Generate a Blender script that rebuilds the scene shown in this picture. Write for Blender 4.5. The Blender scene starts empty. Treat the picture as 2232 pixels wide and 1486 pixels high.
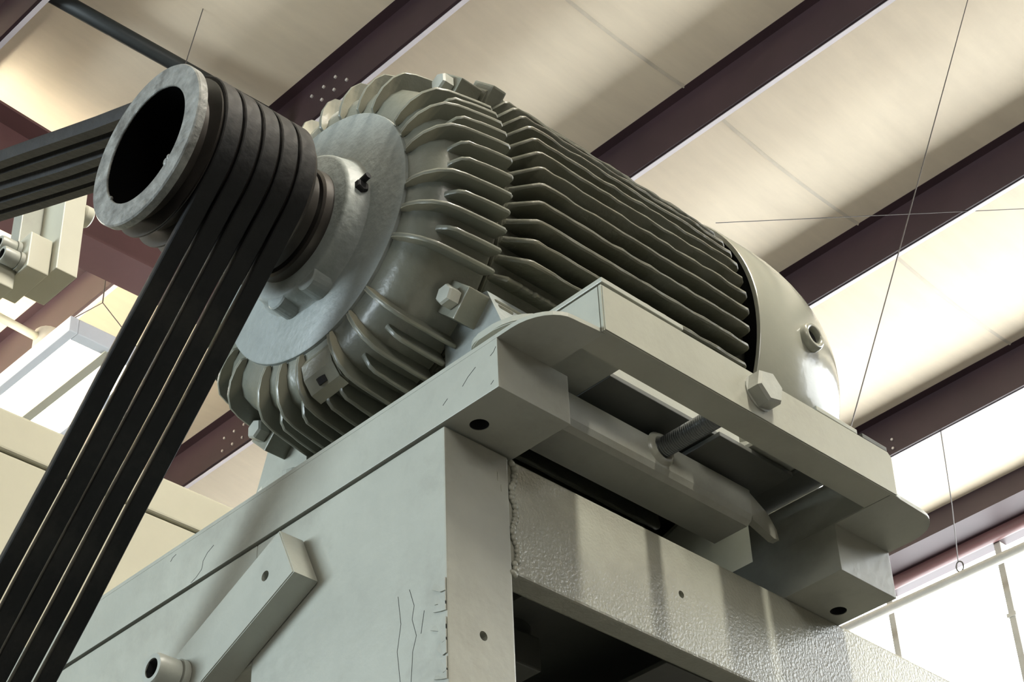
import bpy, bmesh, math, random
from mathutils import Vector, Matrix
random.seed(7)
# ------------------------------------------------------------------ units: 1 u = 5 cm, z = 0 of the machine lies 48.5 u above the floor
U = 0.05
Z0 = 48.5
def W(x, y, z): return Vector((x*U, y*U, (z+Z0)*U))
R = math.radians
scene = bpy.context.scene
COL = scene.collection
# ------------------------------------------------------------------ camera
CX, CY, CZ = -18.129, -18.247, -18.526
yaw, pitch, roll = 0.778892, 0.647152, -0.0447185
fwd = Vector((math.cos(pitch)*math.cos(yaw), math.cos(pitch)*math.sin(yaw), math.sin(pitch)))
rt = Vector((math.sin(yaw), -math.cos(yaw), 0)); up = rt.cross(fwd)
r2 = rt*math.cos(roll) + up*math.sin(roll); u2 = up*math.cos(roll) - rt*math.sin(roll)
cd = bpy.data.cameras.new('camera'); cam = bpy.data.objects.new('camera', cd); COL.objects.link(cam)
M = Matrix((r2, u2, -fwd)).transposed().to_4x4(); M.translation = W(CX, CY, CZ); cam.matrix_world = M
cd.sensor_width = 36; cd.lens = 4223.54/2232*36; cd.clip_start = 0.02; cd.clip_end = 200
scene.camera = cam
# ------------------------------------------------------------------ world, lights, exposure
wd = bpy.data.worlds.new('overcast_sky'); scene.world = wd; wd.use_nodes = True
bg = wd.node_tree.nodes['Background']; bg.inputs[0].default_value = (0.80, 0.88, 1.0, 1); bg.inputs[1].default_value = 1.0
def area(name, loc, target, sx, sy, power, col):
    l = bpy.data.lights.new(name, 'AREA'); l.shape = 'RECTANGLE'; l.size = sx; l.size_y = sy; l.energy = power; l.color = col
    o = bpy.data.objects.new(name, l); COL.objects.link(o); o.location = W(*loc)
    o.rotation_euler = (W(*target)-W(*loc)).to_track_quat('-Z', 'Y').to_euler(); return o
# daylight in the wide high window opening of the end wall and in the high window of the side wall, both behind the camera
area('end_window_daylight', (-196, 100, 20), (0, 0, 0), 5.4, 2.6, 1330, (0.80, 0.93, 1.0))
area('side_window_daylight', (-50, -126, 45), (0, 0, 0), 3.0, 1.5, 160, (1.0, 0.97, 0.90))
vs = scene.view_settings; vs.view_transform = 'Standard'; vs.look = 'None'; vs.gamma = 1; vs.use_curve_mapping = False; vs.exposure = 0.12
WINDOW_EMIT = 8.2
LAMP_EMIT = 9.0
STRIP_EMIT = 235.0
# ------------------------------------------------------------------ materials
def mat(name, col, rough=.5, metal=0, var=.12, scale=8., bump=.0, bscale=60., dirt=None, dscale=3., damt=.5, spec=.5, streak=None, wear=None):
    m = bpy.data.materials.new(name); m.use_nodes = True; nt = m.node_tree; N = nt.nodes; L = nt.links
    b = N['Principled BSDF']; b.inputs['Roughness'].default_value = rough; b.inputs['Metallic'].default_value = metal
    b.inputs['Specular IOR Level'].default_value = spec
    tc = N.new('ShaderNodeTexCoord'); src = tc.outputs['Object']
    if streak:
        mp = N.new('ShaderNodeMapping'); mp.inputs['Scale'].default_value = streak; L.new(src, mp.inputs[0]); src = mp.outputs[0]
    n = N.new('ShaderNodeTexNoise'); n.inputs['Scale'].default_value = scale; n.inputs['Detail'].default_value = 6; n.inputs['Roughness'].default_value = .65
    L.new(src, n.inputs['Vector'])
    r = N.new('ShaderNodeValToRGB'); r.color_ramp.elements[0].position = .3; r.color_ramp.elements[1].position = .72
    c = Vector(col); lo = c*(1-var); hi = c*(1+var)
    r.color_ramp.elements[0].color = (*lo, 1); r.color_ramp.elements[1].color = (*[min(1, v) for v in hi], 1)
    L.new(n.outputs['Fac'], r.inputs[0]); out = r.outputs[0]
    if dirt:
        n2 = N.new('ShaderNodeTexNoise'); n2.inputs['Scale'].default_value = dscale; n2.inputs['Detail'].default_value = 8; n2.inputs['Roughness'].default_value = .7
        L.new(tc.outputs['Object'], n2.inputs['Vector'])
        r3 = N.new('ShaderNodeValToRGB'); r3.color_ramp.elements[0].position = .50; r3.color_ramp.elements[1].position = .68
        r3.color_ramp.elements[0].color = (0, 0, 0, 1); r3.color_ramp.elements[1].color = (damt, damt, damt, 1)
        L.new(n2.outputs['Fac'], r3.inputs[0])
        mx = N.new('ShaderNodeMix'); mx.data_type = 'RGBA'; L.new(r3.outputs[0], mx.inputs[0]); L.new(out, mx.inputs[6]); mx.inputs[7].default_value = (*dirt, 1); out = mx.outputs[2]
    if wear:
        ge = N.new('ShaderNodeNewGeometry'); rw = N.new('ShaderNodeValToRGB'); rw.color_ramp.elements[0].position = .545; rw.color_ramp.elements[1].position = .66
        rw.color_ramp.elements[0].color = (0, 0, 0, 1); rw.color_ramp.elements[1].color = (.8, .8, .8, 1); L.new(ge.outputs['Pointiness'], rw.inputs[0])
        mw = N.new('ShaderNodeMix'); mw.data_type = 'RGBA'; L.new(rw.outputs[0], mw.inputs[0]); L.new(out, mw.inputs[6]); mw.inputs[7].default_value = (*wear, 1); out = mw.outputs[2]
    L.new(out, b.inputs['Base Color'])
    if bump:
        nb = N.new('ShaderNodeTexNoise'); nb.inputs['Scale'].default_value = bscale; nb.inputs['Detail'].default_value = 4; L.new(tc.outputs['Object'], nb.inputs['Vector'])
        bp = N.new('ShaderNodeBump'); bp.inputs['Strength'].default_value = bump; bp.inputs['Distance'].default_value = .004
        L.new(nb.outputs['Fac'], bp.inputs['Height']); L.new(bp.outputs[0], b.inputs['Normal'])
    return m
def emis(name, col, s):
    m = bpy.data.materials.new(name); m.use_nodes = True; b = m.node_tree.nodes['Principled BSDF']
    b.inputs['Base Color'].default_value = (.8, .8, .8, 1); b.inputs['Emission Color'].default_value = (*col, 1); b.inputs['Emission Strength'].default_value = s
    return m
PAINT = mat('grey_frame_paint', (.335, .345, .30), .36, var=.10, scale=9, bump=.10, bscale=90, dirt=(.20, .20, .17), dscale=7, damt=.45)
BEAMP = mat('textured_beam_paint', (.325, .33, .275), .24, var=.10, scale=7, bump=.22, bscale=330, dirt=(.20, .19, .16), dscale=5, damt=.4)
GLOSS = mat('grey_gloss_paint', (.325, .33, .275), .28, var=.10, scale=7, bump=.08, bscale=90, dirt=(.20, .19, .16), dscale=5, damt=.4)
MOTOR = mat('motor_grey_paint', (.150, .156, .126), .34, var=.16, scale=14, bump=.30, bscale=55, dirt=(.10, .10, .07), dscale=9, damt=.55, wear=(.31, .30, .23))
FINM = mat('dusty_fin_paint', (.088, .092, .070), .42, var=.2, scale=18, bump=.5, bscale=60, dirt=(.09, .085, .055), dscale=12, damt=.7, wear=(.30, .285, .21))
CAPM = mat('end_plate_paint', (.225, .25, .24), .5, var=.12, scale=40, bump=.25, bscale=120, dirt=(.13, .15, .13), dscale=8, damt=.55)
COVER = mat('fan_cover_paint', (.27, .275, .23), .16, var=.07, scale=5, bump=.12, bscale=40, dirt=(.24, .23, .18), dscale=5, damt=.4)
STEEL = mat('worn_sheave_steel', (.19, .195, .183), .5, .2, var=.45, scale=60, bump=.35, bscale=150, dirt=(.055, .055, .05), dscale=34, damt=.85)
RIMST = mat('greasy_sheave_steel', (.05, .045, .04), .35, .5, var=.3, scale=20)
BORE = mat('shaded_black_bore', (.004, .004, .004), 1, 0, var=.3, spec=0)  # near black without sheen: shade of the deep bore put into the colour
RUBBER = mat('black_belt_rubber', (.008, .0085, .009), .55, 0, var=.35, scale=16, bump=.25, bscale=80, dirt=(.022, .0215, .019), dscale=14, damt=.75, spec=.25)
BOLTM = mat('painted_bolt_head', (.34, .35, .31), .38, var=.12, scale=30, bump=.15)
RODM = mat('oiled_thread_steel', (.15, .16, .16), .3, .75, var=.25, scale=30)
DARK = mat('hole_shade_and_grime', (.01, .01, .012), .8, var=.2)  # near black paints the shade in holes and gaps; also cracks, grease fitting
SHADE = mat('shaded_grey_paint', (.075, .078, .068), .5, var=.15, scale=9, bump=.1)  # grey paint darkened to carry the shade under base and beam
PURLIN = mat('red_oxide_steel', (.034, .016, .019), .45, var=.2, scale=3, dirt=(.03, .016, .02), dscale=1.0, damt=.6)
RAFT = mat('red_oxide_rafter', (.115, .052, .05), .5, var=.15, scale=1.2, dirt=(.08, .04, .035), dscale=.8, damt=.6)
LINER = mat('cream_roof_liner', (.78, .665, .50), .6, var=.06, scale=1.6, bump=.05, bscale=30, streak=(1, 6, 1), dirt=(.66, .56, .42), dscale=.7, damt=.5)
LITLIP = mat('lit_tone_flange_edge', (.50, .45, .46), .4, var=.1, scale=2)  # lower flange painted paler than the web to carry the light on it
ZINC = mat('zinc_bolt', (.55, .50, .45), .35, .3)
TAPE = mat('seam_tape', (.63, .55, .43), .5)
BEIGE = mat('beige_machine_enamel', (.44, .425, .33), .4, var=.04, scale=4, bump=.04, dirt=(.38, .36, .28), dscale=3, damt=.35)
CREAM = mat('cream_bracket_enamel', (.48, .47, .38), .4, var=.05)
WIRE = mat('thin_steel_wire', (.10, .09, .085), .5, .4)
TUBE = mat('grey_conduit', (.42, .40, .35), .45)
LAMPB = mat('white_lamp_housing', (.66, .69, .72), .4, var=.03)
BLACKP = mat('black_pipe', (.02, .024, .024), .5, var=.2)
CONC = mat('grey_concrete_floor', (.085, .08, .072), .6, var=.12, scale=1.2, bump=.1)
WALLM = mat('tan_wall_sheet', (.12, .10, .08), .6, var=.05, scale=1.5)
PANE = emis('bright_window_sheet', (.93, .98, 1.0), WINDOW_EMIT)
LENS = emis('lit_lamp_lens', (1.0, .88, .64), LAMP_EMIT)
FILL_STRIP = emis('fill_strip_lens', (1.0, .93, .78), STRIP_EMIT*.95)  # lens of the added unseen lamp that brightens the roof liner
STRIP = emis('lit_strip_lens', (1.0, .95, .84), STRIP_EMIT)
# ------------------------------------------------------------------ mesh helpers (coordinates in u)
def base_loc(parent):
    v = Vector((0, 0, 0))
    while parent: v += Vector(parent.location); parent = parent.parent
    return v
def obj(name, bm, m, parent=None, smooth=False, world=True, angle=None):
    """bm holds world coordinates in u (or local ones when world is False)"""
    me = bpy.data.meshes.new(name)
    b0 = base_loc(parent)
    if world:
        cs = [v.co for v in bm.verts]
        if parent is None:
            lo = Vector((min(c.x for c in cs), min(c.y for c in cs), min(c.z for c in cs))); hi = Vector((max(c.x for c in cs), max(c.y for c in cs), max(c.z for c in cs)))
            org = W((lo.x+hi.x)/2, (lo.y+hi.y)/2, lo.z)
        else: org = b0
        for v in bm.verts: v.co = W(*v.co) - org
    else:
        for v in bm.verts: v.co = v.co*U
        org = b0
    bmesh.ops.recalc_face_normals(bm, faces=bm.faces[:])
    bm.to_mesh(me); bm.free(); me.materials.append(m)
    if smooth:
        if angle: me.polygons.foreach_set('use_smooth', [True]*len(me.polygons)); me.set_sharp_from_angle(angle=R(angle))
        else: me.polygons.foreach_set('use_smooth', [True]*len(me.polygons))
    o = bpy.data.objects.new(name, me); COL.objects.link(o)
    if parent: o.parent = parent; o.location = org - b0
    else: o.location = org
    return o
def thing(name, loc, label, cat, group=None, kind=None):
    o = bpy.data.objects.new(name, None); COL.objects.link(o); o.location = W(*loc); o.empty_display_size = .1
    return tag(o, label, cat, group, kind)
def tag(o, label, cat, group=None, kind=None):
    o['label'] = label; o['category'] = cat
    if group: o['group'] = group
    if kind: o['kind'] = kind
    return o
def box(lo, hi, bev=.0, seg=2, bm=None):
    own = bm is None
    if own: bm = bmesh.new()
    vs = [bm.verts.new((x, y, z)) for x in (lo[0], hi[0]) for y in (lo[1], hi[1]) for z in (lo[2], hi[2])]
    fs = [bm.faces.new([vs[i] for i in q]) for q in ((0, 1, 3, 2), (4, 6, 7, 5), (0, 4, 5, 1), (2, 3, 7, 6), (0, 2, 6, 4), (1, 5, 7, 3))]
    if bev:
        es = list({e for f in fs for e in f.edges}); bmesh.ops.bevel(bm, geom=es, offset=bev, segments=seg, affect='EDGES', profile=.6)
    return bm
def prism(pts, off, bm=None, bev=0):
    """closed polygon (3-D points) pushed along off"""
    own = bm is None
    if own: bm = bmesh.new()
    off = Vector(off); a = [bm.verts.new(p) for p in pts]; b = [bm.verts.new(Vector(p)+off) for p in pts]
    n = len(a); fs = [bm.faces.new(a), bm.faces.new(b[::-1])]
    fs += [bm.faces.new((a[i], b[i], b[(i+1) % n], a[(i+1) % n])) for i in range(n)]
    if bev: bmesh.ops.bevel(bm, geom=list({e for f in fs[:2] for e in f.edges}), offset=bev, segments=2, affect='EDGES')
    return bm
def frame_of(ax):
    ax = Vector(ax).normalized(); t = Vector((0, 0, 1)) if abs(ax.z) < .9 else Vector((1, 0, 0))
    a = ax.cross(t).normalized(); return ax, a, ax.cross(a)
def lathe(prof, org=(0, 0, 0), ax=(1, 0, 0), n=48, bm=None, closed=False, ph=0):
    """profile (t, r) turned about ax"""
    own = bm is None
    if own: bm = bmesh.new()
    ax, a, b = frame_of(ax); org = Vector(org); rings = []
    for t, r in prof:
        if r < 1e-5: rings.append([bm.verts.new(org+ax*t)])
        else: rings.append([bm.verts.new(org+ax*t+a*(r*math.cos(2*math.pi*i/n+ph))+b*(r*math.sin(2*math.pi*i/n+ph))) for i in range(n)])
    seq = list(zip(rings, rings[1:]))
    if closed: seq.append((rings[-1], rings[0]))
    for p, q in seq:
        for i in range(n):
            j = (i+1) % n
            if len(p) == 1 and len(q) == 1: break
            if len(p) == 1: bm.faces.new((p[0], q[i], q[j]))
            elif len(q) == 1: bm.faces.new((p[i], q[0], p[j]))
            else: bm.faces.new((p[i], q[i], q[j], p[j]))
    return bm
def cyl(a, b, r, n=16, bm=None, bev=0):
    a = Vector(a); b = Vector(b); h = (b-a).length
    p = [(0, 0), (0, r), (h, r), (h, 0)] if not bev else [(0, 0), (0, r-bev), (bev, r), (h-bev, r), (h, r-bev), (h, 0)]
    return lathe(p, a, b-a, n, bm)
def tube(pts, r, n=8, bm=None, closed=False):
    own = bm is None
    if own: bm = bmesh.new()
    pts = [Vector(p) for p in pts]; rings = []
    for i, p in enumerate(pts):
        if closed: d = pts[(i+1) % len(pts)]-pts[i-1]
        else: d = (pts[min(i+1, len(pts)-1)]-pts[max(i-1, 0)])
        _, a, b = frame_of(d)
        rings.append([bm.verts.new(p+a*(r*math.cos(2*math.pi*k/n))+b*(r*math.sin(2*math.pi*k/n))) for k in range(n)])
    seq = list(zip(rings, rings[1:])) + ([(rings[-1], rings[0])] if closed else [])
    for p, q in seq:
        for k in range(n): bm.faces.new((p[k], q[k], q[(k+1) % n], p[(k+1) % n]))
    if not closed: bm.faces.new(rings[0][::-1]); bm.faces.new(rings[-1])
    return bm
def cut(o, bms):
    """real holes: boolean difference, cutters removed afterwards"""
    for bm in bms:
        me = bpy.data.meshes.new('cutter')
        b0 = base_loc(o)
        for v in bm.verts: v.co = W(*v.co)-b0
        bmesh.ops.recalc_face_normals(bm, faces=bm.faces[:]); bm.to_mesh(me); bm.free()
        c = bpy.data.objects.new('cutter', me); COL.objects.link(c); c.matrix_world = Matrix.Translation(b0)
        md = o.modifiers.new('hole', 'BOOLEAN'); md.operation = 'DIFFERENCE'; md.solver = 'EXACT'; md.object = c
        bpy.context.view_layer.update()
        dg = bpy.context.evaluated_depsgraph_get()
        new = bpy.data.meshes.new_from_object(o.evaluated_get(dg)); o.modifiers.remove(md); o.data = new
        bpy.data.objects.remove(c); bpy.data.meshes.remove(me)
def hexhead(org, ax, r, h, bm=None, ph=0):
    return lathe([(0, 0), (0, r), (h*.82, r), (h, r*.86), (h*1.0, 0)], org, ax, 6, bm, ph=ph)
def inst(src, parent, loc, rx):
    o = src.copy(); COL.objects.link(o); o.parent = parent; o.location = loc; o.rotation_euler = (rx, 0, 0); return o

# =================================================================== THE BUILDING
T5 = math.tan(R(5)); H = 126.; DP = 4.8
def zroof(x, h=H): return CZ + h - T5*(x-CX)          # plane of the purlins' lower flanges
XE = [CX+(.613+.1955*k)*H for k in range(-3, 4)]       # outer edge of each lower flange
WX = 153.9
YA, YB = -130, 230
XA = -200
floor = tag(obj('floor', box((XA-6, YA-2, -Z0-4), (WX+6, YB+2, -Z0)), CONC), 'grey concrete shop floor below the machine', 'floor', kind='structure')
ceil = thing('ceiling', (60, 50, 100), 'cream vinyl roof liner stretched between the dark red purlins', 'ceiling', kind='structure')
edges = [XA] + [x-.7 for x in XE] + [WX]
seams = [YA, -40, 8, 57.8, 107.6, 157.4, YB]
for a, b in zip(edges, edges[1:]):
    if b-a > 40:
        n = int((b-a)/24.6); xs = [a+(b-a)*i/n for i in range(n+1)]
    else: xs = [a, b]
    for a1, b1 in zip(xs, xs[1:]):
        for c, d in zip(seams, seams[1:]):
            bm = bmesh.new(); nx, ny = 10, 6; g = []
            for i in range(nx+1):
                t = i/nx; x = a1+(b1-a1)*t; sag = .9*math.sin(math.pi*t)**.8
                g.append([bm.verts.new((x, c+(d-c)*j/ny, zroof(x, H+DP)-sag)) for j in range(ny+1)])
            for i in range(nx):
                for j in range(ny): bm.faces.new((g[i][j], g[i+1][j], g[i+1][j+1], g[i][j+1]))
            obj('liner_panel', bm, LINER, ceil, smooth=True)
# the seam tapes that show
for (a, b) in ((XE[4], XE[5]-.9), (XE[5], XE[6]-.9), (XE[3], XE[4]-.9)):
    bm = bmesh.new(); row = []
    for i in range(11):
        t = i/10; x = a+.3+(b-a-.3)*t; z = zroof(x, H+DP)-.9*math.sin(math.pi*min(1, max(0, (x-a+.7)/24.6)))**.8-.06
        row.append([bm.verts.new((x, 57.8+e, z+(.05 if abs(e) > .2 else 0))) for e in (-.22, 0, .12)])
    for p, q in zip(row, row[1:]):
        for k in range(2): bm.faces.new((p[k], q[k], q[k+1], p[k+1]))
    obj('seam_tape', bm, TAPE, ceil, smooth=True)
# roof deck above the liner keeps daylight out
bm = prism([(XA-4, YA-3, zroof(XA-4, H+DP)+1), (WX+6, YA-3, zroof(WX+6, H+DP)+1), (WX+6, YA-3, zroof(WX+6, H+DP)+2), (XA-4, YA-3, zroof(XA-4, H+DP)+2)], (0, YB-YA+6, 0))
obj('roof_deck', bm, WALLM, ceil)
PB = {3: [(77.6, 103.48), (76.03, 101.96), (79.22, 103.45), (77.74, 102.02), (80.89, 103.51), (79.44, 102.03)],
      4: [(120.81, 100.98), (122.56, 100.98), (124.28, 100.99), (126.03, 101.0), (120.98, 99.37), (122.76, 99.4), (124.48, 99.43), (126.24, 99.43)],
      6: [(74.09, 95.99), (74.15, 94.9)]}
plab = {0: 'dark red roof purlin nearest overhead, left of the black conduit', 1: 'dark red roof purlin cut by the corner above the upper belts', 2: 'dark red roof purlin just before the black conduit',
        3: 'dark red roof purlin passing behind the sheave and above the motor, with bolts', 4: 'dark red roof purlin crossing just above the middle of the motor',
        5: 'dark red roof purlin meeting the top of the fan cover', 6: 'dark red roof purlin meeting the far end of the motor base, with two bolts'}
for k, xe in enumerate(XE):
    xw = xe-.7; z0 = zroof(xw); 
    p = thing('roof_purlin', (xw, 50, z0), plab[k], 'purlin', 'roof purlins', 'structure')
    pr = [(xw, z0), (xe, z0-.06), (xe, z0+.34), (xe-.07, z0+.34), (xe-.07, z0+.05), (xw+.09, z0+.10), (xw+.09, z0+DP-.1), (xw-.9, z0+DP-.02), (xw-.9, z0+DP-.1), (xw, z0+DP-.18)]
    obj('web', prism([(x, YA, z) for x, z in pr], (0, YB-YA, 0)), PURLIN, p)
    obj('lit_lip_strip', box((xe-.42, YA, z0-.13), (xe+.02, YB, z0-.06)), LITLIP, p)  # pale strip: light on the lip put into its colour
    for y, z in PB.get(k, []):
        obj('bolt', hexhead((xw, y, z), (-1, 0, 0), .17, .16), ZINC, p)
# eave strut over the windows
e0 = zroof(WX)
tag(obj('trim_1', prism([(x, YA, z) for x, z in ((WX-5, 98.2), (WX-5, 94.2), (WX-.6, 93.4), (WX-.6, 92.6), (WX+2, 92.6), (WX+2, 98.2))], (0, YB-YA, 0)), PURLIN), 'dark eave strut running above the bright window band', 'beam', kind='structure')
tag(obj('trim_2', cyl((WX-1.2, YA, 93.1), (WX-1.2, YB, 93.1), .75, 12), RAFT, smooth=True), 'pinkish red rail along the top of the bright windows', 'rail', kind='structure')
# rafter
yr = 100.6
rz = lambda x: zroof(x)
p = thing('roof_rafter', (40, yr, 90), 'red steel rafter with bottom flange behind the sheave', 'rafter', kind='structure')
x0, x1 = XA, 118
def zl(x): return 92.9+(x-48.6)*.012
obj('web', prism([(x0, yr, zl(x0)), (x1, yr, zl(x1)), (x1, yr, rz(x1)), (x0, yr, rz(x0))], (0, .25, 0)), RAFT, p)
obj('bottom_flange', prism([(x0, yr-2.0, zl(x0)-.25), (x1, yr-2.0, zl(x1)-.25), (x1, yr-2.0, zl(x1)), (x0, yr-2.0, zl(x0))], (0, 4.2, 0)), RAFT, p)
obj('top_flange', prism([(x0, yr-2.0, rz(x0)-.35), (x1, yr-2.0, rz(x1)-.35), (x1, yr-2.0, rz(x1)-.05), (x0, yr-2.0, rz(x0)-.05)], (0, 4.2, 0)), RAFT, p)
obj('web_stiffener', box((45.9, yr-.08, 93), (46.1, yr, 101)), RAFT, p)
# walls
w = thing('wall_right', (WX+2, 50, -Z0), 'window wall below the eave', 'wall', kind='structure')
obj('lower_wall', box((WX+1, YA, -Z0), (WX+3, YB, 40)), WALLM, w)
obj('upper_wall', box((WX+2, YA, 92.6), (WX+4, YB, 104)), WALLM, w)
mull = [76.3+15.2*i for i in range(-13, 10)]
for n, (ya, yb) in enumerate(((mull[0], mull[13]), (mull[13], mull[-1]))):
    wn = thing('window_%d' % (n+1), (WX+1, (ya+yb)/2, 40), ('bright window band beyond the near end of the building', 'bright white window band below the eave beyond the rail bar')[n], 'window', kind='structure')
    ms = [m for m in mull if ya-.1 <= m <= yb+.1]
    for a, b in zip(ms, ms[1:]): obj('pane', box((WX+.9, a+.2, 40), (WX+1.1, b-.2, 92.6)), PANE, wn)
    for m in (ms if n == 0 else ms[1:]):
        obj('mullion', box((WX-.4, m-.42, 40), (WX+1.3, m+.42, 92.9), .1), TUBE, wn)
        obj('clip', box((WX-.55, m-.6, 83.2), (WX-.2, m+.6, 83.7), .05), TUBE, wn)
tag(obj('wall_front', box((XA, YA-2, -Z0), (WX+2, YA, 112)), WALLM), 'plain cream wall on the side of the camera', 'wall', kind='structure')
tag(obj('wall_back', box((XA, YB, -Z0), (WX+2, YB+2, 112)), WALLM), 'plain cream wall far beyond the machine', 'wall', kind='structure')
w = thing('wall_left', (XA, 50, -Z0), 'tan end wall with a wide high window opening', 'wall', kind='structure')
obj('wall_sheet', box((XA-2, YA, -Z0), (XA, 44, 124)), WALLM, w); obj('wall_sheet', box((XA-2, 156, -Z0), (XA, YB, 124)), WALLM, w); obj('wall_sheet', box((XA-2, 44, 48), (XA, 156, 124)), WALLM, w); obj('wall_sheet', box((XA-2, 44, -Z0), (XA, 156, -8)), WALLM, w)

# ------------------------------------------------------------------ services under the roof
tag(obj('black_conduit', tube([(32.0, 86.8, 104.4), (50.0, 84.7, 102.5), (56.0, 84.0, 101.9)], .7, 10), BLACKP, smooth=True), 'black conduit under the roof liner above the sheave', 'conduit')
def wire(pts, r, label, name='hanging_wire', g='thin wires under the roof'): return tag(obj(name, tube(pts, r, 6), WIRE), label, 'wire', g)
wire([(90.4, 32.5, 102.6), (76, 31.5, 76), (60, 32.4, 42.8), (58.5, 32.6, 40)], .04, 'long slanting wire running down beside the fan cover')
wire([(93, 64.3, 97.7), (111.5, 42.8, 96.1), (125, 27, 95)], .035, 'thin cable stretched level across two purlins above the fan cover')
wire([(46.2, 80.6, 106.8), (44.9, 80.9, 98.2), (44.6, 81, 95)], .04, 'short thin wire hanging from the black conduit above the sheave')
hk = thing('conduit_hanger', (145.86, 77.0, 86.2), 'thin wire with a ring hook holding the pipe before the windows', 'hanger')
obj('hook_ring', tube([(145.86, 77.0+.45*math.sin(a), 86.9+.62*math.cos(a)) for a in [i*math.pi/8 for i in range(16)]], .1, 6, closed=True), WIRE, hk)
obj('wire', tube([(145.86, 77.1, 87.5), (140.0, 73.06, 90.5), (132.5, 68.3, 94.1)], .06, 6), WIRE, hk)
tag(obj('hung_pipe', tube([(145.86, 40, 85.3), (145.86, 93.7, 85.95), (145.86, 150, 86.6)], .55, 12), TUBE, smooth=True), 'grey pipe hung level in front of the bright windows', 'pipe')
# suspended lamp
lp = thing('suspended_lamp', (58, 121, 89.5), 'bright rectangular lamp with two lenses hung beyond the upper belts', 'lamp')
lx0, lx1, ly0, ly1, lz = 52.2, 61.6, 107.4, 136., 89.5
obj('housing_spine', box((55.9, ly0+1.2, lz+.5), (57.9, ly1-1.2, lz+1.6), .2), LAMPB, lp)
for a, b, c, d in ((lx0, lx0+.9, ly0, ly1), (lx1-.9, lx1, ly0, ly1), (lx0+.9, lx1-.9, ly0, ly0+1.2), (lx0+.9, lx1-.9, ly1-1.2, ly1)):
    obj('rim', box((a, c, lz), (b, d, lz+1.7), .1), LAMPB, lp)
obj('divider', box((56.4, ly0+.5, lz-.1), (57.4, ly1-.5, lz+.6), .1), BEIGE, lp)
obj('lens', box((lx0+.9, ly0+1.2, lz+.15), (56.4, ly1-1.2, lz+.4)), LENS, lp); obj('lens', box((57.4, ly0+1.2, lz+.15), (lx1-.9, ly1-1.2, lz+.4)), LENS, lp)
for yy in (ly0+1.2, ly1-1.2):
    obj('hanger_wire', tube([(lx0+.6, yy, lz+2.1), ((lx0+lx1)/2-.8, yy+.2, lz+6), (lx1-.6, yy, lz+2.1)], .06, 6), WIRE, lp)
    obj('hanger_wire', tube([((lx0+lx1)/2-.8, yy+.2, lz+6), ((lx0+lx1)/2-.8, yy+.1, 104.3)], .06, 6), WIRE, lp)
# the same kind of lamp out of the picture over the near side; the second is added to brighten the liner
for (sx, sa, sb, lab) in ((5, -78, -30, 'long lit strip lamp hung over the near side of the machine'), (22, 116, 164, 'added unseen strip lamp far beyond the belts, brightening the roof liner')):
    lp2 = thing('strip_and_fill_lamp', (sx, (sa+sb)/2, 87), lab, 'lamp')
    obj('housing_spine', box((sx-.8, sa, 87.4), (sx+.8, sb, 88.6), .2), LAMPB, lp2); obj('lens', box((sx-2.6, sa+.8, 87.0), (sx+2.6, sb-.8, 87.35)), STRIP if sa < 0 else FILL_STRIP, lp2)
    for yy in (sa+4, sb-4): obj('hanger_wire', tube([(sx, yy, 88.5), (sx, yy, zroof(sx, H+DP)-1.2)], .06, 6), WIRE, lp2)
jb = thing('junction_pipe', (55, 117.3, 95.5), 'pale pipe with a round junction box above the lamp', 'pipe')
obj('pipe', cyl((40, 116.2, 95.5), (55.3, 117.4, 95.5), .42, 10), CREAM, jb, smooth=True); obj('junction_box', cyl((55.6, 117.4, 94.2), (55.6, 117.4, 96.6), 1.35, 16, bev=.15), TUBE, jb, smooth=True, angle=40)

# =================================================================== THE BEIGE HOUSING BEHIND
hs = thing('machine_housing', (10, 40, -Z0), 'beige enamelled machine housing with a seam behind the drive belts', 'machine housing')
obj('upper_panel', box((-14, 29.9, 17.1), (24, 58, 18.65), .12, 3), BEIGE, hs)
obj('lower_panel', box((-14, 30.0, -Z0), (24, 58, 17.05), .08), BEIGE, hs)

# =================================================================== MACHINE FRAME
fr = thing('machine_stand', (0, 8, -Z0), 'grey painted steel stand with corner post carrying the motor base', 'machine stand')
post = obj('corner_post', box((.03, 1.36, -Z0), (1.5, 6.42, -.06), .035), PAINT, fr)
cut(post, [cyl((.8, .9, -3.75), (.8, 3, -3.75), .085, 16)])
obj('header_plate', box((.03, 6.42, -2.5), (1.5, 26, -.06), .03), PAINT, fr)
obj('rear_post', box((.03, 22, -Z0), (1.5, 26, -2.5), .03), PAINT, fr)
beam = obj('side_beam', box((1.52, 1.40, -2.3), (30, 1.88, -.04), .05), BEAMP, fr)
cut(beam, [cyl((5.85, .9, -1.12), (5.85, 3, -1.12), .075, 16)])
obj('end_post', box((28.5, 1.88, -Z0), (30, 5, -.02), .04), PAINT, fr)
bm = bmesh.new()
for i in range(26):
    z = -.12-i*.088+random.uniform(-.02, .02); c = Vector((1.62+.05*math.sin(i*.7)+random.uniform(-.02, .02), 1.375, z))
    m4 = Matrix.Translation(c) @ Matrix.Diagonal((.07, .045, .06+random.uniform(0, .02), 1)); bmesh.ops.create_icosphere(bm, subdivisions=2, radius=1, matrix=m4)
for c, s in (((1.25, 1.36, -.55), (.02, .012, .10)), ((1.32, 1.36, -.75), (.015, .012, .08)), ((1.53, 1.375, -2.32), (.09, .05, .06))):
    bmesh.ops.create_icosphere(bm, subdivisions=2, radius=1, matrix=Matrix.Translation(c) @ Matrix.Diagonal((*s, 1)))
obj('weld_bead', bm, GLOSS, fr, smooth=True)
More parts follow.
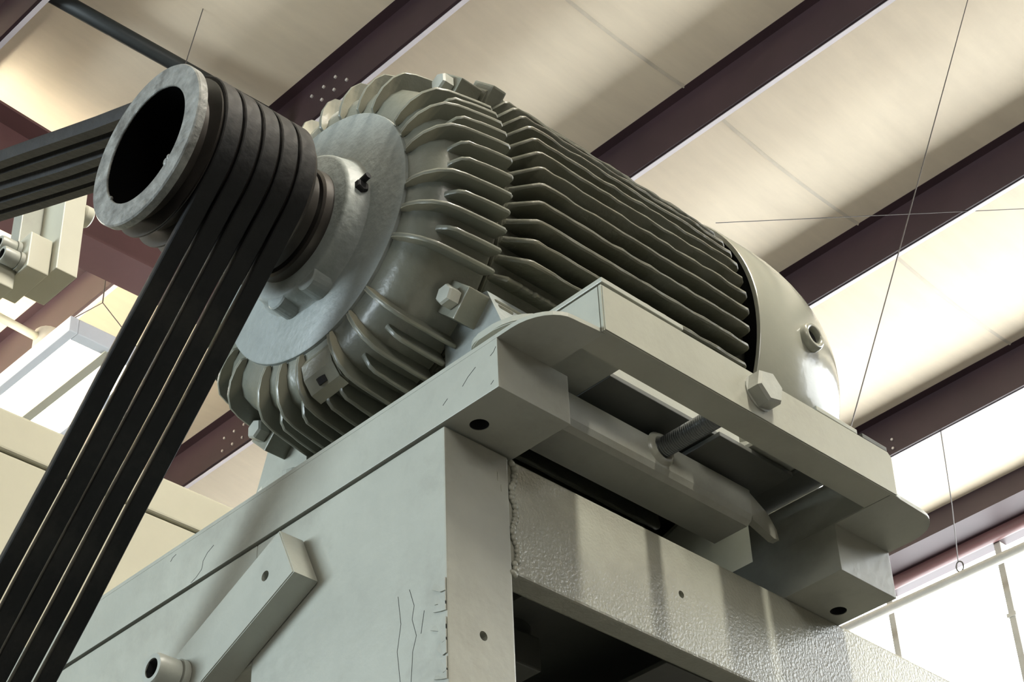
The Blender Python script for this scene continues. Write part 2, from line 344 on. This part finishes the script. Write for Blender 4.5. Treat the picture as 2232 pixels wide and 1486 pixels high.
# inner members seen under the beam
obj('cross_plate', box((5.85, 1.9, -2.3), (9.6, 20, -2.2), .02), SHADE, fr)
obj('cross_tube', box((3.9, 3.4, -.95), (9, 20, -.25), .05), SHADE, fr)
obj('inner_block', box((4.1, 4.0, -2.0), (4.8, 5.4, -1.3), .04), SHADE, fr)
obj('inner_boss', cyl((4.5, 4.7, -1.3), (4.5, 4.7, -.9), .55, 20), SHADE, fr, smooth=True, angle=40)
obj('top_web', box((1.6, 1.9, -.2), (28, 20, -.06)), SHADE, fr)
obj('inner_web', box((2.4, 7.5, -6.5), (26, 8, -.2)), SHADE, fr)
# torn paint on the post edge: thin curled flakes
bm = bmesh.new(); rf = random.Random(21)
for i in range(11):
    zz = -3.05-i*.23+rf.uniform(-.05, .05); yy = 1.38; wy = rf.uniform(.16, .36); hz = rf.uniform(.16, .28)
    pts = [(yy, zz-hz/2), (yy+wy*.4, zz-hz*rf.uniform(.3, .6)), (yy+wy, zz-hz*rf.uniform(-.1, .3)), (yy+wy*rf.uniform(.5, .9), zz+hz*rf.uniform(.2, .5)), (yy, zz+hz/2)]
    lift = [0.0, rf.uniform(.0, .012), rf.uniform(.004, .022), rf.uniform(.0, .012), .0]
    a_ = [bm.verts.new((.025-l, y, z)) for (y, z), l in zip(pts, lift)]; b_ = [bm.verts.new((.005-l, y, z)) for (y, z), l in zip(pts, lift)]
    bm.faces.new(a_); bm.faces.new(b_[::-1])
    for k in range(5): bm.faces.new((a_[k], b_[k], b_[(k+1) % 5], a_[(k+1) % 5]))
obj('paint_flake', bm, PAINT, fr)
# hairline cracks in the paint
def cracks(x, lines, parent):
    for l in lines:
        pts = [(x-.001, y, z) for y, z in l]
        obj('paint_crack', tube(pts, .005, 5), DARK, parent)
cracks(.03, [[(2.25, -2.81), (2.14, -3.15), (2.19, -3.38), (2.09, -3.71), (2.18, -3.96), (2.22, -4.47)], [(2.53, -2.82), (2.46, -3.35), (2.55, -3.81), (2.48, -4.37)], [(1.9, -3.34), (1.98, -3.72)]], fr)
# brace strap and its socket screw
sd = Vector((0, .915, -.403)); sn = Vector((0, .403, .915)); c0 = Vector((-.53, 4.82, -1.12))
a = [c0-sn*.56, c0+sn*.56, c0+sn*.56+sd*9, c0-sn*.56+sd*9]
st = tag(obj('brace_strap', prism(a, (.555, 0, 0), bev=.02), PAINT), 'flat grey bar slanting across the front plate below the rail', 'strap')
h0 = c0+sd*.62
cut(st, [cyl(h0+Vector((-.3, 0, 0)), h0+Vector((.4, 0, 0)), .1, 16)])
def socket_screw(org, ax, r, h, label, group=None, m=BOLTM):
    t = bpy.data.objects.new('socket_screw', None); COL.objects.link(t); t.location = W(*org); tag(t, label, 'screw', group)
    ax = Vector(ax).normalized()
    obj('washer', lathe([(0, 0), (0, r*1.12), (h*.22, r*1.12), (h*.22, 0)], org, ax, 28), m, t, smooth=True, angle=40)
    obj('head', lathe([(h*.22, r*.9), (h*.26, r), (h*.9, r), (h, r*.9), (h, r*.62), (h*.5, r*.6), (h*.5, 0)], org, ax, 28), m, t, smooth=True, angle=35)
    obj('socket', lathe([(h*.98, r*.6), (h*.45, r*.55), (h*.45, 0)], org, ax, 6), DARK, t)
    return t
socket_screw((-.54, 7.72, -2.42), (-1, 0, 0), .30, .62, 'socket head screw fixing the slanting bar to the front plate')

# =================================================================== MOTOR BASE
mb = thing('motor_base', (5, 5, 0), 'grey adjustable motor base plate on two square rail bars', 'motor base')
railA = obj('rail_bar', box((0, 0, 0), (1.67, 26, 1.0), .007), PAINT, mb)
cut(railA, [cyl((.52, 1.02, -.2), (.52, 1.02, .97), .17, 20)])
railB = obj('rail_bar', box((8.98, 0, -.035), (10.69, 26, 1.0), .007), PAINT, mb)
cut(railB, [cyl((10.21, 1.06, -.3), (10.21, 1.06, .97), .17, 20)])
for (hx_, hy_, hz_) in ((.52, 1.02, .012), (10.21, 1.06, -.022)): obj('hole_shade_lining', lathe([(0, .166), (.9, .166), (.9, 0)], (hx_, hy_, hz_), (0, 0, 1), 20), DARK, mb, smooth=True, angle=40)  # linings painted near black for the shade inside the holes
cracks(0, [[(7.74, .54), (7.93, .46), (8.05, .34), (8.08, .17), (8.24, .07), (8.4, .02)], [(8.97, .9), (9.08, .87), (9.14, .81)], [(.03, .83), (.09, .75), (.17, .71)], [(.11, .18), (.18, .13)], [(.53, .68), (.72, .58), (.86, .46)], [(1.23, .41), (1.35, .33)]], mb)
def rounded_end(x_out, sgn):
    """end plate with rounded corner at -Y; sgn +1: outer edge at low x"""
    pts = []
    x_in = x_out+sgn*1.28
    pts += [(x_in, 26), (x_out, 26), (x_out, -.35)]
    for i in range(1, 9):
        a = i/8*math.pi/2; pts.append((x_out+sgn*(.62-.62*math.cos(a)), -.35-.85*math.sin(a)))
    pts += [(x_out+sgn*1.28, -1.26)]
    return pts
bm = prism([(x, y, 1.0) for x, y in rounded_end(-.001, 1)], (0, 0, .085), bev=.003); obj('end_plate', bm, PAINT, mb)
ptsB = [(9.0, 26), (10.70, 26), (10.70, -.62)]
for i in range(1, 9):
    a = i/8*math.pi/2; ptsB.append((10.05+.65*math.cos(a), -.62-.72*math.sin(a)))
ptsB += [(9.3, -1.36), (9.0, -1.40)]
obj('end_plate', prism([(x, y, 1.0) for x, y in ptsB], (0, 0, .085), bev=.012), PAINT, mb)
obj('lip', prism([(1.272, -1.345, 1.0), (8.998, -1.345, 1.0), (8.998, -.72, 1.0), (1.272, -.72, 1.0)], (0, 0, .09), bev=.004), GLOSS, mb)
fl = obj('side_flange', prism([(1.19, -1.36, .985), (9.13, -1.41, .985), (9.16, -1.41, 1.88), (9.05, -1.41, 1.97), (1.19, -1.36, 1.96)], (0, .1, 0), bev=.02), GLOSS, mb)
cut(fl, [cyl((5.19, -2, 1.55), (5.19, -.8, 1.55), .205, 24)])
obj('end_web', prism([(1.192, -1.258, 1.086), (1.192, 2.1, 1.086), (1.192, 2.1, 1.96), (1.192, -1.258, 1.96)], (.09, 0, 0)), PAINT, mb)
obj('end_web', box((1.19, 2.1, 1.08), (1.28, 10.4, 1.8)), PAINT, mb)
obj('end_web', box((9.03, -1.3, 1.08), (9.13, 2.1, 1.95), .015), PAINT, mb)
# far side of the base
obj('side_flange', box((1.2, 10.4, .985), (9.1, 10.5, 1.96), .02), PAINT, mb)
obj('lip', box((1.2, 9.8, 1.0), (9.1, 10.4, 1.09), .015), PAINT, mb)
# carriage plates the motor stands on
for (xa, xb) in ((1.2, 3.27), (6.97, 8.2), (8.36, 9.12)):
    for (ya, yb) in ((-1.36, 2.3), (6.9, 10.5)):
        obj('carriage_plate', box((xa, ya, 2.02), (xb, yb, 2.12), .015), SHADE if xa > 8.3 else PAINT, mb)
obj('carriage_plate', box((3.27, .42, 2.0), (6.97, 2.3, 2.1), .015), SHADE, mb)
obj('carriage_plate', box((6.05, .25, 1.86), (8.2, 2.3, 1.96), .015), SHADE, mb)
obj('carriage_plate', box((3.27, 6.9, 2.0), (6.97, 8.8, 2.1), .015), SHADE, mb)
# sliding nut bar
nb = thing('nut_bar', (4.5, 1.5, .97), 'long grey nut bar under the motor base holding the threaded screw', 'bar')
bm = prism([(1.69, 1.0, 1.72), (1.69, 1.0, 1.16), (1.69, 1.05, 1.04), (1.69, 1.16, .97), (1.69, 2.0, .97), (1.69, 2.0, 1.72)], (6.06, 0, 0)); obj('bar', bm, PAINT, nb)
bm = prism([(7.75, 1.0, 1.05), (8.35, 1.0, .86), (8.5, 1.0, .88), (8.46, 1.0, 1.1), (8.25, 1.0, 1.38), (7.75, 1.0, 1.66)], (0, .16, 0)); obj('end_tongue', bm, GLOSS, nb)
obj('weld_collar', lathe([(0, .20), (-.10, .26), (-.02, .34), (0, .36)], (5.19, 1.0, 1.56), (0, 1, 0), 24), GLOSS, nb, smooth=True)
# adjusting screw
sc = thing('adjusting_screw', (5.19, -1.4, 1.56), 'hexagon headed threaded screw through the side flange', 'screw')
obj('bolt_head', hexhead((5.19, -1.40, 1.54), (0, -1, 0), .36, .30, ph=.26), BOLTM, sc)
obj('washer_face', cyl((5.19, -1.37, 1.54), (5.19, -1.41, 1.54), .37, 24), BOLTM, sc)
pr = [(0, 0), (0, .2)]
t = .0
while t < 2.36: pr += [(t+.012, .2), (t+.028, .178), (t+.044, .2)]; t += .05
pr += [(2.38, .2), (2.38, 0)]
obj('threaded_shank', lathe(pr, (5.19, -1.36, 1.55), (0, 1, 0), 24), RODM, sc, smooth=True)

# =================================================================== MOTOR
YM, ZM = 4.585, 5.912
mo = thing('electric_motor', (5, YM, 2.12), 'large grey finned electric motor with domed fan cover', 'motor')
AX = W(0, YM, ZM) - Vector(mo.location)                       # axis origin in the motor's frame
def mobj(name, bm, m, smooth=False, angle=None, parent=None):
    o = obj(name, bm, m, parent or mo, smooth, world=False, angle=angle)
    o.location = AX if parent is None else Vector((0, 0, 0)); return o
def rx(theta): return R(90-theta)
X = (1, 0, 0); O3 = (0, 0, 0)
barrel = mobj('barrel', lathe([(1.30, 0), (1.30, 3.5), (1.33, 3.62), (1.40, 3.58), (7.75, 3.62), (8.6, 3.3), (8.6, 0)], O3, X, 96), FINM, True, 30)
bell = [(-.30, 2.55), (-.27, 2.74), (-.25, 2.98), (-.16, 3.2), (.02, 3.4), (.28, 3.5), (.7, 3.55), (1.18, 3.58), (1.26, 3.60), (1.29, 3.56), (1.29, 3.3)]
mobj('end_bell', lathe(bell, O3, X, 96), MOTOR, True, 45)
mobj('end_plate', lathe([(-.36, 0), (-.36, 2.66), (-.34, 2.69), (-.27, 2.70), (-.25, 2.6)], O3, X, 96), CAPM, True, 35)
cap = mobj('bearing_cap', lathe([(-.80, 0), (-.80, 1.50), (-.76, 1.56), (-.70, 1.58), (-.42, 1.64), (-.35, 1.72)], O3, X, 72), CAPM, True, 40)
mobj('seal_collar', lathe([(-1.02, .78), (-1.02, 1.12), (-.98, 1.17), (-.80, 1.19)], O3, X, 64), RIMST, True, 35)
mobj('shaft', lathe([(-2.0, 0), (-2.0, .8), (-.5, .8)], O3, X, 48), STEEL, True, 35)
# lobe with a recess low on the bearing cap
def radial_block(x0, x1, r0, r1, th, wid, bev=.02):
    """local block: radial along +Z before turning by theta"""
    return box((x0, -wid/2, r0), (x1, wid/2, r1), bev)
def mrad(name, bm, m, th, smooth=False, parent=None):
    o = obj(name, bm, m, mo, smooth, world=False); o.location = AX; o.rotation_euler = (rx(th), 0, 0); return o
for th in (-111, -76): mrad('cap_lobe', lathe([(-.78, 0), (-.78, .26), (-.75, .29), (-.36, .33)], (0, 0, 1.46), (1, 0, 0), 24), CAPM, th)
gf = mrad('grease_fitting', hexhead((-.52, 0, 1.55), (0, 0, 1), .14, .16), DARK, 4)
mrad('grease_nipple', cyl((-.52, 0, 1.66), (-.52, 0, 1.86), .07, 10), DARK, 8)
# fins of the frame: one mesh per casting variant, each fin an object
def fin_mesh(seed, x_end=7.72, low=False):
    rnd = random.Random(seed); bm = bmesh.new()
    top = [(1.37, 3.70), (1.42, 3.76), (1.56, 3.98), (1.70, 4.19), (1.80, 4.24)]
    n = 22
    for i in range(1, n): t = i/n; top.append((1.80+(x_end-.17-1.80)*t, 4.24+.06*t+rnd.uniform(-.022, .018)))
    top += [(x_end-.15, 4.29), (x_end-.04, 4.22), (x_end, 4.08)]
    if low: top = [(x, min(r, 3.98+rnd.uniform(-.03, .03)) if x > 1.6 else r) for x, r in top]
    rows = []
    for x, r in top:
        w = .05+rnd.uniform(-.008, .008)
        rows.append([bm.verts.new(p) for p in ((x, -.10, 3.5), (x, -w, r-.03), (x, -w*.4, r), (x, w*.4, r), (x, w, r-.03), (x, .10, 3.5))])
    for p, q in zip(rows, rows[1:]):
        for k in range(5): bm.faces.new((p[k], q[k], q[k+1], p[k+1]))
    bm.faces.new(rows[0]); bm.faces.new(rows[-1][::-1]); return bm
FV = []
def add_fin(th, v):
    if len(FV) <= v:
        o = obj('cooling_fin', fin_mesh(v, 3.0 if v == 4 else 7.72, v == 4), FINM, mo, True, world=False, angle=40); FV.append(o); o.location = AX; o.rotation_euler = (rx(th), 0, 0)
    else: inst(FV[v], mo, AX, rx(th))
for v in range(4): add_fin(31.5-5.75*v, v)
add_fin(-31.9, 4)
k = 4
while True:
    th = 31.5-5.75*k
    if th < -26.5: break
    add_fin(th, k % 4); k += 1
for th in [37.25+5.75*i for i in range(19)]:
    if 40 < th < 49 or 131 < th < 140: 
        continue
    add_fin(th, int(th) % 4)
for th in [-55-5.75*i for i in range(13)]: add_fin(th, int(-th) % 4)
for th in [147+5.75*i for i in range(11)]: add_fin(th, int(th) % 4)
# ribs of the end bell
LONG = [(-.30, 2.72), (-.385, 2.80), (-.40, 3.0), (-.36, 3.28), (-.25, 3.54), (-.07, 3.74), (.18, 3.83), (.6, 3.91), (1.16, 4.0), (1.23, 3.96), (1.25, 3.85)]
SHORT = [(.05, 3.38), (.08, 3.56), (.14, 3.74), (.24, 3.83), (.6, 3.91), (1.16, 4.0), (1.23, 3.96), (1.25, 3.85)]
def floor_r(x):
    for (x0, a), (x1, b) in zip(bell[:8], bell[1:8]):
        if x0 <= x <= x1: return a+(b-a)*(x-x0)/(x1-x0)
    return 3.58 if x > 1 else 2.6
def rib_mesh(prof, seed):
    rnd = random.Random(seed); bm = bmesh.new(); rows = []; p2 = []
    for (a, b) in zip(prof, prof[1:]): p2 += [a, ((a[0]+b[0])/2, (a[1]+b[1])/2+rnd.uniform(-.008, .008))]
    p2.append(prof[-1])
    for x, r in p2:
        w = .042; xb = max(x, -.24); rb = floor_r(xb)-.08
        rows.append([bm.verts.new(p) for p in ((xb, -.075, rb), (x, -w, r-.025), (x, -w*.3, r), (x, w*.3, r), (x, w, r-.025), (xb, .075, rb))])
    for p, q in zip(rows, rows[1:]):
        for k in range(5): bm.faces.new((p[k], q[k], q[k+1], p[k+1]))
    bm.faces.new(rows[0]); bm.faces.new(rows[-1][::-1]); return bm
lr = obj('bell_rib', rib_mesh(LONG, 1), MOTOR, mo, True, world=False, angle=45); lr.location = AX
sr = obj('short_rib', rib_mesh(SHORT, 2), MOTOR, mo, True, world=False, angle=45); sr.location = AX
longs = [29, 19.5, 8.8, -9, -20, -32, -54.5, -66.2, -78, -96, -107, -118, -139, 51, 62, 74.5, 87, 99, 111, 123, 148, 160, 171, -171, -160, -149.5]
shorts = [24.6, 14.2, 3.2, -3, -14.4, -26, -60.2, -72, -84.3, -90.2, -101.5, -112.5, -145, -155, 56.5, 68, 81, 93, 105]
lr.rotation_euler = (rx(longs[0]), 0, 0); sr.rotation_euler = (rx(shorts[0]), 0, 0)
for th in longs[1:]: inst(lr, mo, AX, rx(th))
for th in shorts[1:]: inst(sr, mo, AX, rx(th))
# bolting ears with hexagon bolts, and the frame lugs behind them
for th in (-43.6, 44.5, -135, 135.5):
    e = mrad('bolting_ear', radial_block(.72, 1.27, 3.3, 4.14, th, .66, .03), MOTOR, th)
    b = hexhead((.71, 0, 3.86), (-1, 0, 0), .215, .26, ph=.3); o = obj('ear_bolt', b, BOLTM, mo, world=False); o.parent = e
    mrad('frame_lug', box((1.33, -.36, 3.4), (2.6, .36, 4.2), .04), MOTOR, th)
    mrad('frame_lug', box((1.36, -.46, 3.4), (1.72, .30, 4.34), .05), MOTOR, th)
# drain boss between two ribs at the bottom
db = mrad('drain_boss', prism([(-.34, -.43, 3.0), (-.28, -.43, 3.3), (-.1, -.43, 3.56), (.12, -.43, 3.64), (.12, -.43, 3.2), (-.2, -.43, 2.7)], (0, .86, 0), bev=.03), MOTOR, -87)
o = obj('drain_hole', cyl((-.2, 0, 3.40), (-.12, 0, 3.50), .11, 18), DARK, mo, world=False); o.parent = db
# fan cover
cov = [(7.9, 4.22), (7.9, 4.31), (7.93, 4.335), (9.0, 4.36)]
for i in range(1, 13):
    a = i/12*math.pi/2; cov.append((9.0+2.4*math.sin(a), 4.36-1.0+1.0*math.cos(a)))
cov += [(11.42, 3.0), (11.42, 0)]
fc = mobj('fan_cover', lathe(cov, O3, X, 120), COVER, True, 40)
mobj('cover_inner_ring', lathe([(7.9, 4.22), (8.9, 4.2), (8.9, 3.0)], O3, X, 72), DARK, True)
pt = mrad('cover_port', lathe([(4.1, .17), (4.44, .20), (4.5, .21), (4.5, .29), (4.44, .32), (4.1, .33)], (9.5, 0, 0), (0, 0, 1), 28), COVER, -.6, True)
o = obj('port_bore', lathe([(4.36, 0), (4.37, .205), (4.46, .207)], (9.5, 0, 0), (0, 0, 1), 24), DARK, mo, world=False); o.parent = pt
for th in (-55, 55): mrad('cover_screw', hexhead((8.1, 0, 4.34), (0, 0, 1), .12, .1), BOLTM, th)
# feet
for s in (-1, 1):
    yc = lambda v: YM+s*v
    for x0, x1 in ((.78, 3.1), (6.9, 8.9)):
        xm = (x0+x1)/2
        # pad with rounded front corners
        ya, yb = (2.8, 4.42) if s < 0 else (2.0, 3.7)
        xf = (.86 if s < 0 else .98) if x0 < 2 else x0
        pts = [(x1, ya)]
        for i in range(7):
            a = i/6*math.pi/2; pts.append((xf+.45-.45*math.sin(a), ya+.45-.45*math.cos(a)))
        for i in range(7):
            a = i/6*math.pi/2; pts.append((xf+.6-.6*math.cos(a), yb-.8+.8*math.sin(a)))
        pts += [(x1, yb)]
        obj('foot', prism([(x, yc(y), 2.13) for x, y in pts], (0, 0, .15), bev=.02), PAINT, mo)
        # leg web rising to the barrel
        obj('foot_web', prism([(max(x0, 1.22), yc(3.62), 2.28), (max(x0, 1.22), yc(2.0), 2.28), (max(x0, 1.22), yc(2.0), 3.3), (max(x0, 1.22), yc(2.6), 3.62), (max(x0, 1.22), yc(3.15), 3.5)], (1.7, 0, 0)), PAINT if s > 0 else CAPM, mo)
    obj('foot_skirt', box((3.15, min(yc(3.9), yc(4.1)), 2.12), (6.95, max(yc(3.9), yc(4.1)), 3.15), .02), PAINT, mo)

# =================================================================== SHEAVE AND BELTS
sh = thing('grooved_sheave', (-3, YM, ZM-1.66), 'dark worn steel sheave with open bore and belt grooves', 'sheave')
SO = Vector((0, YM, ZM))
G0 = -4.20; GP = .425
front = obj('front_rim', lathe([(-4.12, 1.3), (-4.12, 1.655), (-4.27, 1.66), (-4.30, 1.635), (-4.30, 1.215), (-4.285, 1.20), (-4.26, 1.197)], SO, X, 96), STEEL, sh, smooth=True, angle=35)
pr = [(-4.12, 1.25)]
for g in range(6):
    a = G0+GP*g; pr += [(a+.025, 1.615), (a+.035, 1.63), (a+.095, 1.33), (a+.355, 1.33), (a+.415, 1.63)]
pr += [(-1.60, 1.63), (-1.56, 1.6), (-1.56, 1.2), (-1.5, 1.15), (-1.1, 1.1), (-1.1, .82)]
obj('groove_drum', lathe(pr, SO, X, 96), RIMST, sh, smooth=True, angle=30)
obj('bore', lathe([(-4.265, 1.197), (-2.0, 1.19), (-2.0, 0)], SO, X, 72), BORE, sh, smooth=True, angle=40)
bm = bmesh.new()
for th, sx in ((-52, .10), (-47, .07), (-50, .06), (-147, .05)):
    c = Vector((-4.28, YM-1.19*math.cos(R(th)), ZM+1.19*math.sin(R(th)))); bmesh.ops.create_icosphere(bm, subdivisions=2, radius=1, matrix=Matrix.Translation(c) @ Matrix.Diagonal((.04, sx*.7, sx, 1)))
obj('burr', bm, STEEL, sh)
AU, AL = R(24.2), R(-45)
nu = Vector((-math.sin(AU), math.cos(AU))); du = Vector((math.cos(AU), math.sin(AU)))
nl = Vector((math.sin(AL), -math.cos(AL))); dl = Vector((math.cos(AL), math.sin(AL)))
names = ['front belt of the five on the sheave, next to the empty groove', 'second belt from the front on the sheave', 'middle one of the five belts on the sheave', 'fourth belt from the front on the sheave', 'rearmost belt on the sheave, nearest to the motor']
for i in range(5):
    xc = -3.55+GP*i; bm = bmesh.new(); ro, ri = 1.715, 1.44; rnd = random.Random(i)
    path = []                                       # (point on radius 1, normal)
    for t in (30, 24, 18, 14, 10, 7, 4, 2): path.append((du*t, nu))
    for k in range(25):
        a = R(114.2+(225-114.2)*k/24); path.append((Vector((0, 0)), Vector((math.cos(a), math.sin(a)))))
    for t in (2, 4, 6, 8, 11, 15, 20, 26): path.append((dl*t, nl))
    rows = []
    sl = (.0, .03, -.02, .0, .05)[i]
    for q, n in path:
        sag = sl*min(1, q.length/8)+(.02*math.sin(q.length*1.3+i) if q.length > 1 else 0); row = []
        wob = 0
        for dx, r in ((-.18, ro-.02), (-.16, ro), (.16, ro), (.18, ro-.02), (.18, ro-.07), (.115, ri), (-.115, ri), (-.18, ro-.07)):
            v = q+n*(r+sag); row.append(bm.verts.new((xc+dx+wob, YM+v.x, ZM+v.y)))
        rows.append(row)
    for p, q in zip(rows, rows[1:]):
        for k in range(8): bm.faces.new((p[k], q[k], q[(k+1) % 8], p[(k+1) % 8]))
    bm.faces.new(rows[0]); bm.faces.new(rows[-1][::-1])
    tag(obj('drive_belt', bm, RUBBER, smooth=True, angle=30), 'black rubber '+names[i], 'belt', 'drive belts on the sheave')

# =================================================================== BRACKET BEYOND THE BELTS
KB = 1.28
def B(x, y, z): return (CX+(x-CX)*KB, CY+(y-CY)*KB, CZ+(z-CZ)*KB)
bk = thing('clamp_bracket', B(-1.5, 12.6, 8.9), 'cream painted clamp bracket with arm seen below the upper belt run', 'bracket')
obj('clamp_plate', box(B(-1.72, 12.0, 8.95), B(-1.17, 13.33, 11.9), .03), CREAM, bk)
obj('clamp_block', box(B(-2.3, 12.25, 8.86), B(-1.74, 13.6, 9.85), .04), CREAM, bk)
obj('back_plate', box(B(-2.25, 12.9, 9.3), B(-1.72, 13.3, 11.9), .03), PAINT, bk)
obj('clamp_arm', box(B(-2.75, 12.7, 8.45), B(-2.3, 18.4, 9.25), .04), CREAM, bk)
obj('end_pin', cyl(B(-1.17, 12.2, 10.95), B(-.93, 12.2, 10.95), .33, 20, bev=.05), CREAM, bk, smooth=True, angle=40)
for (yy, zz, l) in ((12.75, 9.55, 'upper'), (12.55, 9.12, 'lower')):
    socket_screw(B(-2.3, yy, zz), (-1, 0, 0), .26, .62, l+' one of the two socket head screws in the clamp bracket', None)
